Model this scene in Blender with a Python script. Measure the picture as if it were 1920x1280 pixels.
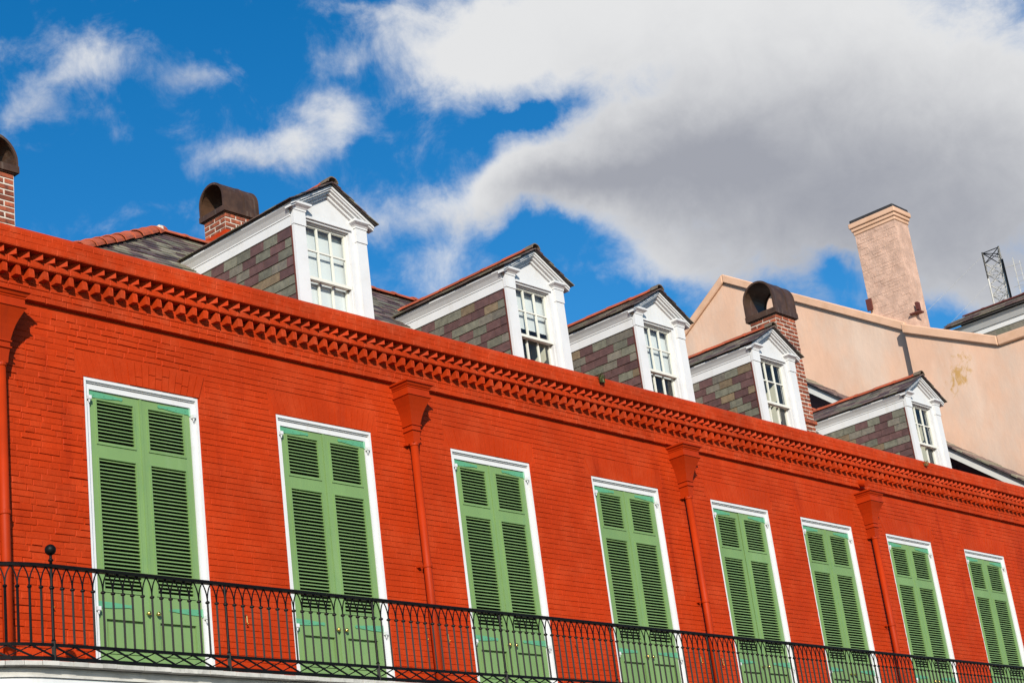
import bpy, bmesh, math, random
from math import radians, sin, cos, pi, sqrt, atan2, hypot
from mathutils import Matrix, Vector

for o in list(bpy.data.objects):
    bpy.data.objects.remove(o, do_unlink=True)
S = bpy.context.scene
COL = S.collection
rng = random.Random(7)

# ------------------------------------------------------------------ camera
cam = bpy.data.cameras.new('camera')
cam.lens = 63.68; cam.sensor_width = 36.0; cam.clip_start = 0.1; cam.clip_end = 5000
co = bpy.data.objects.new('camera', cam); COL.objects.link(co)
R = Vector((0.670588, -0.731440, -0.123722)); U = Vector((-0.178373, -0.320871, 0.930175)); F = Vector((0.720066, 0.601696, 0.345641))
co.matrix_world = Matrix(((R.x, U.x, -F.x, 0.0), (R.y, U.y, -F.y, -12.818), (R.z, U.z, -F.z, 1.65), (0, 0, 0, 1)))
S.camera = co
S.render.resolution_x = 1024; S.render.resolution_y = 682
S.cycles.max_bounces = 8; S.cycles.diffuse_bounces = 1; S.cycles.glossy_bounces = 3

# ------------------------------------------------------------------ sun, sky
SUN = Vector((0.86, 1.0, -0.58)).normalized()          # direction the light travels
sl = bpy.data.lights.new('sun', 'SUN'); sl.energy = 5.0; sl.angle = radians(0.5); sl.color = (1.0, 0.94, 0.83)
so = bpy.data.objects.new('sun', sl); COL.objects.link(so)
so.rotation_euler = SUN.to_track_quat('-Z', 'Y').to_euler()
so.location = (-20, -30, 30)
S.view_settings.view_transform = 'Standard'; S.view_settings.look = 'None'
S.view_settings.exposure = 0.0; S.view_settings.gamma = 1.0; S.view_settings.use_curve_mapping = False
SKY_STRENGTH = 0.135

# cloud banks of the sky: (azimuth*cos22, elevation, half length, half width, tilt) in degrees, weight
CL = [(32.06, 29.15, 2.88, 0.96, 20.2, 0.58), (34.3, 30.26, 2.59, 0.96, 7.8, 0.55), (37.52, 29.59, 1.92, 0.65, 2.5, 0.38), (38.16, 26.77, 2.58, 0.79, 7.6, 0.5), (40.09, 27.22, 2.08, 0.91, 8.7, 0.62), (41.87, 27.62, 1.15, 0.86, -5.3, 0.62), (45.98, 29.47, 3.71, 1.57, -7.7, 0.95), (48.56, 29.89, 4.58, 1.81, -9.2, 0.95), (56.91, 27.22, 10.31, 5.11, -22.5, 1.6), (60.2, 22.94, 6.51, 3.76, -23.1, 1.4), (50.96, 25.16, 4.25, 2.01, 3.3, 1.2), (47.47, 25.01, 3.26, 1.21, 7.0, 0.95), (42.93, 24.71, 2.06, 1.01, 13.2, 0.55), (44.6, 22.84, 2.21, 1.35, 12.6, 0.5), (54.73, 22.27, 6.46, 1.92, -20.4, 0.95), (52.73, 21.46, 2.8, 1.01, -10.7, 0.55), (60.52, 19.26, 3.07, 1.22, -24.2, 0.75), (42.41, 29.35, 1.06, 0.74, -5.3, 0.4), (51.0, 22.27, 2.01, 1.01, -9.8, 0.6), (49.88, 23.81, 2.37, 1.18, 0.4, 0.5), (46.1, 25.19, 2.07, 1.01, 5.9, 0.35), (43.15, 31.09, 2.13, 0.46, -14.9, 0.45), (47.78, 27.13, 2.26, 0.5, 5.0, -0.95), (56.87, 20.4, 0.97, 0.7, -12.0, -0.75), (47.74, 23.28, 1.7, 0.67, 1.5, -0.5), (48.62, 21.11, 2.34, 0.76, -8.9, -0.35), (36.27, 31.42, 3.51, 0.8, -2.5, -0.4), (40.14, 29.61, 0.96, 1.48, -4.1, -0.3), (35.09, 26.42, 3.03, 0.98, -2.8, -0.3), (32.6, 26.16, 2.31, 1.14, -1.5, -0.3)]
CG = [(57.98, 22.61, 11.61, 5.62, -20.9, 1.0), (51.75, 24.69, 4.05, 1.84, 3.1, 0.45), (47.92, 24.52, 3.42, 1.01, 4.9, 0.5), (39.33, 26.53, 2.93, 0.66, 8.8, 0.4), (33.38, 28.74, 3.41, 0.97, 9.9, 0.4), (43.21, 24.18, 2.39, 1.01, 8.2, 0.35), (36.99, 29.45, 2.08, 0.81, -2.9, 0.3)]

W = bpy.data.worlds.new('World'); S.world = W; W.use_nodes = True
nt = W.node_tree; nt.nodes.clear()
def N(t, **k):
    n = nt.nodes.new(t)
    for a, b in k.items(): setattr(n, a, b)
    return n
def L(a, b): nt.links.new(a, b)
def val(x, sock):
    if hasattr(x, 'links'): L(x, sock)
    else: sock.default_value = x
def M(op, a, b=0.0, c=None):
    n = N('ShaderNodeMath', operation=op); val(a, n.inputs[0]); val(b, n.inputs[1])
    if c is not None: val(c, n.inputs[2])
    return n.outputs[0]
def ramp(x, a, b, c=0.0, d=1.0, interp='SMOOTHSTEP'):
    n = N('ShaderNodeMapRange', interpolation_type=interp)
    val(x, n.inputs[0])
    for i, q in enumerate((a, b, c, d)): n.inputs[i + 1].default_value = q
    return n.outputs[0]
def mixc(f, a, b):
    n = N('ShaderNodeMix', data_type='RGBA')
    val(f, n.inputs[0])
    for q, s in ((a, n.inputs[6]), (b, n.inputs[7])):
        if hasattr(q, 'links'): L(q, s)
        else: s.default_value = (*q, 1)
    return n.outputs[2]
out = N('ShaderNodeOutputWorld')
sky = N('ShaderNodeTexSky', sky_type='NISHITA'); sky.sun_disc = False
sky.sun_elevation = math.asin(-SUN.z); sky.sun_rotation = atan2(-SUN.x, -SUN.y)
sky.altitude = 0; sky.air_density = 1.0; sky.dust_density = 0.3; sky.ozone_density = 3.0
hs = N('ShaderNodeHueSaturation'); hs.inputs['Saturation'].default_value = 1.39; hs.inputs['Value'].default_value = 1.0
L(sky.outputs[0], hs.inputs['Color'])
tc = N('ShaderNodeTexCoord')
sep = N('ShaderNodeSeparateXYZ'); L(tc.outputs['Generated'], sep.inputs[0])
az = M('MULTIPLY', M('ARCTAN2', sep.outputs[0], sep.outputs[1]), math.degrees(1) * cos(radians(22)))
el = M('MULTIPLY', M('ARCSINE', sep.outputs[2]), math.degrees(1))
def noise(vec, scale, detail, rough, w=None, dist=0.0):
    n = N('ShaderNodeTexNoise'); L(vec, n.inputs['Vector'])
    n.inputs['Scale'].default_value = scale; n.inputs['Detail'].default_value = detail
    n.inputs['Roughness'].default_value = rough; n.inputs['Distortion'].default_value = dist
    return n
cmb = N('ShaderNodeCombineXYZ'); L(az, cmb.inputs[0]); L(el, cmb.inputs[1])
AE = cmb.outputs[0]
wn = noise(AE, 0.28, 6, 0.58)
ws = N('ShaderNodeVectorMath', operation='SUBTRACT'); L(wn.outputs['Color'], ws.inputs[0]); ws.inputs[1].default_value = (0.5, 0.5, 0.5)
wm = N('ShaderNodeVectorMath', operation='SCALE'); L(ws.outputs[0], wm.inputs[0]); wm.inputs['Scale'].default_value = 3.0
wa = N('ShaderNodeVectorMath', operation='ADD'); L(AE, wa.inputs[0]); L(wm.outputs[0], wa.inputs[1])
def blob(vec, b, soft=True):
    mp = N('ShaderNodeMapping', vector_type='TEXTURE'); L(vec, mp.inputs['Vector'])
    mp.inputs['Location'].default_value = (b[0], b[1], 0); mp.inputs['Rotation'].default_value = (0, 0, radians(b[4]))
    mp.inputs['Scale'].default_value = (b[2], b[3], 1e4)
    ln = N('ShaderNodeVectorMath', operation='LENGTH'); L(mp.outputs[0], ln.inputs[0])
    return ramp(ln.outputs['Value'], 1.35, 0.0, 0.0, b[5])
dens = None
for b in CL:
    q = blob(wa.outputs[0], b); dens = q if dens is None else M('ADD', dens, q)
gray = None
for b in CG:
    q = blob(wa.outputs[0], b); gray = q if gray is None else M('ADD', gray, q)
# beyond the part of the sky in view the same broken cloud goes on
far = noise(AE, 0.06, 4, 0.5)
dist = N('ShaderNodeVectorMath', operation='DISTANCE'); L(AE, dist.inputs[0]); dist.inputs[1].default_value = (47, 21, 0)
farw = ramp(dist.outputs['Value'], 17, 26)
farc = M('MULTIPLY', M('MULTIPLY', M('SUBTRACT', far.outputs['Fac'], 0.62), 4.0), farw)
dens = M('ADD', dens, farc)
fb = noise(AE, 0.5, 10, 0.66, dist=0.35)
fine = M('MULTIPLY', M('SUBTRACT', fb.outputs['Fac'], 0.5), 1.7)
fb2 = noise(AE, 0.21, 7, 0.6)
fine2 = M('MULTIPLY', M('SUBTRACT', fb2.outputs['Fac'], 0.5), 0.5)
dd = M('ADD', M('ADD', dens, fine), fine2)
alpha = ramp(dd, -0.04, 1.18)
hzn = ramp(el, 0.0, 6.0)
alpha = M('MULTIPLY', alpha, hzn)
gg = M('ADD', M('ADD', gray, M('MULTIPLY', fine, 0.22)), M('MULTIPLY', fine2, 0.5))
thick = ramp(dd, 0.6, 1.3, 0.0, 0.08)
gg = M('ADD', ramp(gg, 0.0, 1.25), thick)
gg = M('MINIMUM', gg, 1.0)
ccol = mixc(gg, (0.82, 0.825, 0.83), (0.36, 0.375, 0.425))
b1 = N('ShaderNodeBackground'); L(hs.outputs[0], b1.inputs[0]); b1.inputs[1].default_value = SKY_STRENGTH
b2 = N('ShaderNodeBackground'); L(ccol, b2.inputs[0]); b2.inputs[1].default_value = 1.0
mx = N('ShaderNodeMixShader'); L(alpha, mx.inputs[0]); L(b1.outputs[0], mx.inputs[1]); L(b2.outputs[0], mx.inputs[2])
L(mx.outputs[0], out.inputs[0])

# ------------------------------------------------------------------ materials
MATS = {}
def mat(name, col, rough=0.6, var=0.12, vscale=2.0, bump=0.3, bscale=40.0, bdist=0.004, second=None, sscale=6.0, samt=0.5, slo=0.5, shi=0.7,
        rand=0.0, island=None, metallic=0.0, spec=0.5, stretch=None, streak=None, fine=0.0, stain=None):
    """procedural paint / stone / metal: base colour broken by noise at two scales, bump, optional random tint"""
    global nt
    m = bpy.data.materials.new(name); m.use_nodes = True
    nt = m.node_tree; nt.nodes.clear()
    o = N('ShaderNodeOutputMaterial'); b = N('ShaderNodeBsdfPrincipled'); L(b.outputs[0], o.inputs[0])
    geo = N('ShaderNodeNewGeometry'); pos = geo.outputs['Position']
    if stretch:
        mp = N('ShaderNodeMapping'); L(pos, mp.inputs[0]); mp.inputs['Scale'].default_value = stretch; pos2 = mp.outputs[0]
    else: pos2 = pos
    n1 = noise(pos2, vscale, 5, 0.6)
    f = ramp(n1.outputs['Fac'], 0.3, 0.7, 1 - var, 1 + var)
    if island:
        cr = N('ShaderNodeValToRGB'); cr.color_ramp.interpolation = 'CONSTANT'
        for i, c in enumerate(island):
            e = cr.color_ramp.elements[i] if i < 2 else cr.color_ramp.elements.new(i / len(island))
            e.position = i / len(island); e.color = (*c, 1)
        L(geo.outputs['Random Per Island'], cr.inputs[0]); c0 = cr.outputs[0]
    else:
        rgb = N('ShaderNodeRGB'); rgb.outputs[0].default_value = (*col, 1); c0 = rgb.outputs[0]
    if second:
        n2 = noise(pos2, sscale, 6, 0.65)
        c0 = mixc(ramp(n2.outputs['Fac'], slo, shi, 0, samt), c0, second)
    if streak:                                              # run-off streaks down a surface
        mp = N('ShaderNodeMapping'); L(pos, mp.inputs[0]); mp.inputs['Scale'].default_value = (streak[1], streak[1], 0.35)
        n3 = noise(mp.outputs[0], 1.0, 4, 0.6)
        c0 = mixc(ramp(n3.outputs['Fac'], 0.55, 0.75, 0, streak[2]), c0, streak[0])
    if stain:                                               # one blotch with ragged edges
        mp = N('ShaderNodeMapping', vector_type='TEXTURE'); L(pos, mp.inputs[0]); mp.inputs['Location'].default_value = stain[0]; mp.inputs['Scale'].default_value = stain[1]
        ln = N('ShaderNodeVectorMath', operation='LENGTH'); L(mp.outputs[0], ln.inputs[0])
        mp2 = N('ShaderNodeMapping'); L(pos, mp2.inputs[0]); mp2.inputs['Scale'].default_value = (1, 1, .55)
        n5 = noise(mp2.outputs[0], 9.0, 7, 0.68, dist=0.6)
        sd = M('SUBTRACT', n5.outputs['Fac'], M('MULTIPLY', ln.outputs['Value'], 0.22))
        c0 = mixc(ramp(sd, 0.37, 0.55, 0, 0.85), c0, stain[2])
    if fine:
        n4 = noise(pos, 90, 3, 0.6)
        f = M('MULTIPLY', f, ramp(n4.outputs['Fac'], 0.3, 0.7, 1 - fine, 1 + fine))
    if rand:
        oi = N('ShaderNodeObjectInfo')
        f = M('MULTIPLY', f, ramp(oi.outputs['Random'], 0, 1, 1 - rand, 1 + rand, 'LINEAR'))
    vm = N('ShaderNodeVectorMath', operation='SCALE'); L(c0, vm.inputs[0]); L(f, vm.inputs['Scale'])
    L(vm.outputs[0], b.inputs['Base Color'])
    b.inputs['Roughness'].default_value = rough; b.inputs['Metallic'].default_value = metallic
    b.inputs['Specular IOR Level'].default_value = spec
    if bump:
        nb = noise(pos2, bscale, 4, 0.6)
        bp = N('ShaderNodeBump'); bp.inputs['Strength'].default_value = bump; bp.inputs['Distance'].default_value = bdist
        L(nb.outputs['Fac'], bp.inputs['Height']); L(bp.outputs[0], b.inputs['Normal'])
    MATS[name] = m
    return m

RED = mat('red_masonry_paint', (0.445, 0.035, 0.0035), 0.62, 0.10, 1.1, 0.55, 34, 0.006, second=(0.52, 0.060, 0.014), sscale=2.6, samt=0.6, slo=0.42, shi=0.72, streak=((0.29, 0.019, 0.002), 3.0, 0.6), spec=0.12, fine=0.06)
REDB = mat('red_brick_paint', (0.445, 0.035, 0.0035), 0.62, 0.10, 1.1, 0.5, 30, 0.006, second=(0.52, 0.060, 0.014), sscale=2.6, samt=0.6, slo=0.42, shi=0.72, streak=((0.29, 0.019, 0.002), 3.0, 0.6), rand=0.07, spec=0.12, fine=0.06)
REDC = mat('red_cornice_paint', (0.44, 0.036, 0.004), 0.66, 0.14, 1.4, 0.6, 36, 0.006, second=(0.50, 0.085, 0.03), sscale=5, samt=0.5, slo=0.42, shi=0.75, spec=0.12, fine=0.07)
REDM = mat('red_metal_paint', (0.40, 0.030, 0.002), 0.55, 0.09, 3.0, 0.2, 25, 0.003, spec=0.15, streak=((0.27, 0.022, 0.004), 7, 0.5))
GREEN = mat('green_shutter_paint', (0.185, 0.305, 0.105), 0.5, 0.06, 2.5, 0.15, 60, 0.002, second=(0.15, 0.28, 0.11), sscale=9, samt=0.5, stretch=(1, 1, 0.4), rand=0.05, streak=((0.23, 0.345, 0.15), 7, 0.4))
TEAL = mat('teal_hinge_paint', (0.105, 0.345, 0.185), 0.45, 0.06, 12, 0.15, 60, 0.002)
WHITE = mat('white_paint', (0.70, 0.70, 0.695), 0.5, 0.03, 3.0, 0.12, 45, 0.002, second=(0.63, 0.61, 0.57), sscale=7, samt=0.45, slo=0.5, shi=0.75, streak=((0.56, 0.53, 0.47), 9, 0.35))
CREAM = mat('cream_sash_paint', (0.76, 0.75, 0.66), 0.5, 0.03, 5.0, 0.1, 45, 0.002)
SOFFIT = mat('weathered_white_paint', (0.66, 0.64, 0.59), 0.55, 0.06, 5.0, 0.15, 40, 0.002, second=(0.42, 0.39, 0.34), sscale=5, samt=0.45, slo=0.5, shi=0.75)
DARK = mat('interior_shade_black', (0.012, 0.012, 0.012), 0.9, 0.1, bump=0)  # near-black colour that stands in for the shade behind the louvres
IRON = mat('black_iron_paint', (0.0045, 0.004, 0.0038), 0.5, 0.3, 12, 0.35, 70, 0.002, spec=0.16)
SLP = mat('purple_slate', (0.112, 0.058, 0.052), 0.55, 0.18, 14, 0.4, 35, 0.004, rand=0.22, second=(0.12, 0.075, 0.07), sscale=20, samt=0.4)
SLG = mat('green_grey_slate', (0.155, 0.148, 0.108), 0.55, 0.2, 13, 0.4, 35, 0.004, rand=0.2, second=(0.085, 0.085, 0.075), sscale=22, samt=0.6)
SLY = mat('grey_slate', (0.165, 0.145, 0.112), 0.55, 0.18, 13, 0.4, 35, 0.004, rand=0.2, second=(0.08, 0.075, 0.075), sscale=25, samt=0.6)
SLT = mat('tan_slate', (0.185, 0.135, 0.08), 0.55, 0.2, 14, 0.4, 35, 0.004, rand=0.15, second=(0.17, 0.11, 0.08), sscale=20, samt=0.5)
ROOFSL = mat('roof_slates', (0.1, 0.08, 0.08), 0.5, 0.25, 9, 0.4, 35, 0.004, island=[(0.10, 0.062, 0.058), (0.19, 0.175, 0.12), (0.12, 0.075, 0.07), (0.27, 0.24, 0.17), (0.085, 0.06, 0.055), (0.15, 0.12, 0.095), (0.21, 0.14, 0.115)])
DKSLATE = mat('dark_slate_edge', (0.035, 0.03, 0.028), 0.6, 0.3, 8, 0.4, 30, 0.005)
CLAY = mat('clay_ridge_tile', (0.42, 0.085, 0.032), 0.7, 0.15, 6, 0.4, 30, 0.004, rand=0.15, second=(0.30, 0.10, 0.06), sscale=8, samt=0.5)
CLAYD = mat('weathered_clay_tile', (0.15, 0.11, 0.075), 0.8, 0.3, 12, 0.6, 30, 0.006)
MORTAR = mat('pale_lime_mortar', (0.62, 0.55, 0.46), 0.9, 0.12, 8, 0.6, 50, 0.006)
BRICK = mat('red_chimney_brick', (0.30, 0.07, 0.028), 0.8, 0.25, 16, 0.6, 45, 0.006, rand=0.45, second=(0.09, 0.03, 0.02), sscale=9, samt=0.8, slo=0.45, shi=0.7)
BROWN = mat('brown_sheet_metal', (0.070, 0.036, 0.020), 0.45, 0.25, 6, 0.3, 18, 0.005, second=(0.11, 0.055, 0.03), sscale=7, samt=0.6, streak=((0.30, 0.26, 0.21), 14, 0.28), spec=0.4)
PEACH = mat('peach_stucco', (0.725, 0.45, 0.31), 0.85, 0.08, 1.4, 0.45, 14, 0.010, second=(0.67, 0.50, 0.39), sscale=0.9, samt=0.9, slo=0.40, shi=0.68, streak=((0.62, 0.38, 0.25), 2.2, 0.45), stretch=(1, 1, 0.45))
PEACHB = mat('peach_brick_limewash', (0.60, 0.385, 0.285), 0.85, 0.16, 5.0, 0.8, 26, 0.012, second=(0.48, 0.28, 0.20), sscale=4.5, samt=0.5, slo=0.5, shi=0.72, streak=((0.55, 0.42, 0.35), 5, 0.3))
PEACHC = mat('peach_coping', (0.70, 0.43, 0.285), 0.85, 0.06, 1.5, 0.4, 15, 0.006, second=(0.58, 0.33, 0.19), sscale=2.2, samt=0.6, slo=0.45, shi=0.7)
PEACHS = mat('stained_peach_stucco', (0.725, 0.45, 0.31), 0.85, 0.08, 1.4, 0.45, 14, 0.010, second=(0.67, 0.50, 0.39), sscale=0.9, samt=0.9, slo=0.40, shi=0.68, streak=((0.62, 0.38, 0.25), 2.2, 0.45), stretch=(1, 1, 0.45), stain=((30.83, 1.98, 12.02), (1.0, 0.42, 0.55), (0.50, 0.27, 0.06)))
RUSTBR = mat('red_brown_boarding', (0.125, 0.030, 0.018), 0.6, 0.12, 3, 0.2, 30, 0.003)
BRASS = mat('brass', (0.75, 0.52, 0.16), 0.25, 0.05, 20, 0.1, metallic=1.0)
BEIGE = mat('beige_room_wall', (0.74, 0.70, 0.56), 0.9, 0.05, 3, 0.1)
BLIND = mat('white_roller_blind', (0.78, 0.80, 0.80), 0.8, 0.03, 4, 0.15, 8, 0.01)
DECK = mat('pale_deck_board', (0.52, 0.50, 0.45), 0.75, 0.15, 9, 0.4, 40, 0.003, rand=0.12, second=(0.35, 0.33, 0.29), sscale=14, samt=0.6)
GREYM = mat('grey_moulding_paint', (0.60, 0.58, 0.53), 0.6, 0.12, 6, 0.3, 40, 0.003, second=(0.40, 0.38, 0.34), sscale=7, samt=0.5)
STEEL = mat('galvanised_steel', (0.48, 0.46, 0.42), 0.5, 0.2, 3, 0.1, metallic=0.0)
GRASS = mat('weed_leaf', (0.07, 0.085, 0.02), 0.6, 0.3, 40, 0, rand=0.2)
STRAW = mat('dry_weed', (0.22, 0.14, 0.05), 0.7, 0.3, 40, 0, rand=0.2)
ASPHALT = mat('asphalt', (0.05, 0.05, 0.052), 0.85, 0.2, 1.5, 0.6, 60, 0.006)
CONCRETE = mat('pavement_concrete', (0.13, 0.125, 0.115), 0.85, 0.12, 1.5, 0.4, 30, 0.005)

def make_glass():
    global nt
    m = bpy.data.materials.new('window_glass'); m.use_nodes = True
    nt = m.node_tree; nt.nodes.clear()
    o = N('ShaderNodeOutputMaterial'); t = N('ShaderNodeBsdfTransparent'); g = N('ShaderNodeBsdfGlossy')
    t.inputs[0].default_value = (0.90, 0.93, 0.92, 1); g.inputs['Roughness'].default_value = 0.02
    geo = N('ShaderNodeNewGeometry'); fr = N('ShaderNodeFresnel')
    L(ramp(geo.outputs['Backfacing'], 0, 1, 1.52, 1 / 1.52, 'LINEAR'), fr.inputs[0])     # a thin pane, the same from both sides
    nb = noise(geo.outputs['Position'], 3.0, 2, 0.5)
    bp = N('ShaderNodeBump'); bp.inputs['Strength'].default_value = 0.15; bp.inputs['Distance'].default_value = 0.01
    L(nb.outputs['Fac'], bp.inputs['Height']); L(bp.outputs[0], g.inputs['Normal'])
    x = N('ShaderNodeMixShader'); L(fr.outputs[0], x.inputs[0]); L(t.outputs[0], x.inputs[1]); L(g.outputs[0], x.inputs[2]); L(x.outputs[0], o.inputs[0])
    return m
GLASS = make_glass()

# ------------------------------------------------------------------ mesh helpers
class MB:
    def __init__(s): s.v = []; s.f = []
    def add(s, vs, fs):
        n = len(s.v); s.v += [tuple(p) for p in vs]; s.f += [tuple(i + n for i in q) for q in fs]
    def hexa(s, p):          # 8 points: bottom ring 0-3, top ring 4-7
        s.add(p, [(3, 2, 1, 0), (4, 5, 6, 7), (0, 1, 5, 4), (1, 2, 6, 5), (2, 3, 7, 6), (3, 0, 4, 7)])
    def box(s, x0, x1, y0, y1, z0, z1):
        s.hexa([(x0, y0, z0), (x1, y0, z0), (x1, y1, z0), (x0, y1, z0), (x0, y0, z1), (x1, y0, z1), (x1, y1, z1), (x0, y1, z1)])
    def prism(s, poly, axis, lo, hi):
        n = len(poly)
        def P(a, b, c): return {'x': (c, a, b), 'y': (a, c, b), 'z': (a, b, c)}[axis]
        vs = [P(a, b, lo) for a, b in poly] + [P(a, b, hi) for a, b in poly]
        s.add(vs, [tuple(range(n))[::-1], tuple(range(n, 2 * n))] + [(i, (i + 1) % n, n + (i + 1) % n, n + i) for i in range(n)])
    def tube(s, pts, r, n=6, cap=True):
        pts = [Vector(p) for p in pts]; rings = []
        rr = r if isinstance(r, (list, tuple)) else [r] * len(pts)
        prev = None
        for i, p in enumerate(pts):
            t = (pts[min(i + 1, len(pts) - 1)] - pts[max(i - 1, 0)]).normalized()
            if prev is None:
                a = t.orthogonal().normalized()
                if abs(t.z) < 0.99: a = t.cross(Vector((0, 0, 1))).normalized()
            else: a = (prev - t * prev.dot(t)).normalized()
            prev = a; b = t.cross(a)
            rings.append([p + (a * cos(2 * pi * (k + .5) / n) + b * sin(2 * pi * (k + .5) / n)) * rr[i] for k in range(n)])
        vs = [q for g in rings for q in g]; fs = []
        for i in range(len(rings) - 1):
            for k in range(n):
                fs.append((i * n + k, i * n + (k + 1) % n, (i + 1) * n + (k + 1) % n, (i + 1) * n + k))
        if cap: fs += [tuple(range(n))[::-1], tuple(range((len(rings) - 1) * n, len(rings) * n))]
        s.add(vs, fs)
    def lathe(s, prof, cx, cy, n=12):
        vs = [(cx + r * cos(2 * pi * k / n), cy + r * sin(2 * pi * k / n), z) for r, z in prof for k in range(n)]
        m = len(prof); fs = [(i * n + k, i * n + (k + 1) % n, (i + 1) * n + (k + 1) % n, (i + 1) * n + k) for i in range(m - 1) for k in range(n)]
        s.add(vs, fs + [tuple(range(n))[::-1], tuple(range((m - 1) * n, m * n))])
    def loft(s, rings, close=True):
        n = len(rings[0]); m = len(rings)
        fs = [(i * n + k, i * n + (k + 1) % n, (i + 1) * n + (k + 1) % n, (i + 1) * n + k) for i in range(m - 1) for k in range(n)]
        if close: fs += [tuple(range(n))[::-1], tuple(range((m - 1) * n, m * n))]
        s.add([p for g in rings for p in g], fs)
    def mesh(s, name, mt, smooth=False, recalc=True):
        me = bpy.data.meshes.new(name); me.from_pydata(s.v, [], s.f)
        if recalc:
            bm = bmesh.new(); bm.from_mesh(me); bmesh.ops.recalc_face_normals(bm, faces=bm.faces); bm.to_mesh(me); bm.free()
        if mt: me.materials.append(mt)
        if smooth:
            for p in me.polygons: p.use_smooth = True
        return me
WORLDLOC = {}
def link(name, me, parent=None, loc=(0, 0, 0), rot=None, scale=None, kind=None, label=None):
    o = bpy.data.objects.new(name, me); COL.objects.link(o); o.location = loc
    if rot: o.rotation_euler = rot
    if scale: o.scale = scale
    if parent:
        o.parent = parent; o.matrix_parent_inverse = Matrix.Translation(-Vector(WORLDLOC.get(parent.name, (0, 0, 0))))
    if loc != (0, 0, 0): WORLDLOC[o.name] = loc
    if kind: o['kind'] = kind
    if label: o['label'] = label
    return o
def build(mb, name, mt, parent=None, smooth=False, bevel=0, **k):
    o = link(name, mb.mesh(name, mt, smooth), parent, **k)
    if bevel:
        m = o.modifiers.new('bevel', 'BEVEL'); m.width = bevel; m.segments = 1; m.limit_method = 'ANGLE'; m.angle_limit = radians(40)
    return o
def thing(name, label, cat, loc=(0, 0, 0), group=None):
    o = link(name, None, None, loc); o['label'] = label; o['category'] = cat
    if group: o['group'] = group
    return o
def tag(o, label, cat, group=None):
    o['label'] = label; o['category'] = cat
    if group: o['group'] = group
    return o

# ------------------------------------------------------------------ setting: street
mb = MB(); mb.add([(-600, -600, 0), (600, -600, 0), (600, 600, 0), (-600, 600, 0)], [(0, 1, 2, 3)])
build(mb, 'street', ASPHALT, kind='structure')
mb = MB(); mb.box(-2, 60, -3.0, 0.0, 0.004, 0.14); mb.box(-2, 60, -3.16, -3.0, 0.004, 0.13)
build(mb, 'pavement', CONCRETE, kind='structure')

# ------------------------------------------------------------------ red building: wall
ROOT = thing('red_building', 'red painted brick building with green shutters, toothed cornice and slate dormers', 'building', (8.0, 0.0, 0.0))
XL, XR = 7.95, 29.6
DX = [9.271, 11.550, 14.054, 16.466, 18.868, 20.951, 23.195, 25.517]
DW, ZT, ZF = 1.30, 7.511, 4.60
CO = 0.0592
ZC = 8.118                     # underside of the cornice band
mb = MB()
mb.box(XL, XR, 0.0, 0.35, 0.0, ZF)
mb.box(XL, XR, 0.0, 0.35, ZT, 8.70)
e = [XL] + [q for x in DX for q in (x, x + DW)] + [XR]
for i in range(0, len(e), 2): mb.box(e[i], e[i + 1], 0.0, 0.35, ZF, ZT)
mb.box(XL, XL + .3, 0.351, 9.0, 0.0, 8.65); mb.box(XR - .3, XR, 0.351, 9.0, 0.0, 8.65); mb.box(XL, XR, 9.0, 9.3, 0.0, 8.65)
WALL = build(mb, 'wall', RED, ROOT)

def brick_geo(l, h, pr, bev, j, r):
    """one brick face standing proud of y = 0, origin at its centre; j = unevenness of the front corners"""
    def ring(ix, iz, y, jj): return [(sx * (l / 2 - ix) + r.uniform(-jj, jj), y + r.uniform(-jj, jj) * .8, sz * (h / 2 - iz) + r.uniform(-jj, jj)) for sx, sz in ((-1, -1), (1, -1), (1, 1), (-1, 1))]
    a = ring(0, 0, 0.004, 0); b = ring(0, 0, -(pr - bev), j * .5); c = ring(bev * 1.2, bev, -pr, j)
    return a + b + c
BFACES = [(0, 1, 5, 4), (1, 2, 6, 5), (2, 3, 7, 6), (3, 0, 4, 7), (4, 5, 9, 8), (5, 6, 10, 9), (6, 7, 11, 10), (7, 4, 8, 11), (8, 9, 10, 11)]
SEAM = 10.39
blocks = [(x - .004, x + DW + .004, 0, ZT) for x in DX] + [(x - 0.09, x + DW + 0.09, ZT, ZT + .238) for x in DX]
layout = []
z = 4.66; row = 0
while z + CO / 2 < ZC:
    x = XL + rng.uniform(0, .1) + (0.108 if row % 2 else 0)
    head = row % 6 == 3
    while x < XR - .02:
        rough = x < SEAM
        l = 0.217 * (0.5 if head and rough else 1.0) * (rng.uniform(.94, 1.06) if rough else rng.uniform(.985, 1.015))
        if rough and rng.random() < .1: l *= .5
        x1 = x + l
        a, b = x, min(x1, XR)
        cuts = [(a, b)]
        for (p, q, zl, zh) in blocks:
            if zl < z < zh:
                new = []
                for (u, v) in cuts:
                    if v <= p or u >= q: new.append((u, v))
                    else:
                        if u < p: new.append((u, p))
                        if v > q: new.append((q, v))
                cuts = new
        for (u, v) in cuts:
            if v - u > .03: layout.append(((u + v) / 2, z, v - u, rough))
        x = x1
    z += CO; row += 1
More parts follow.
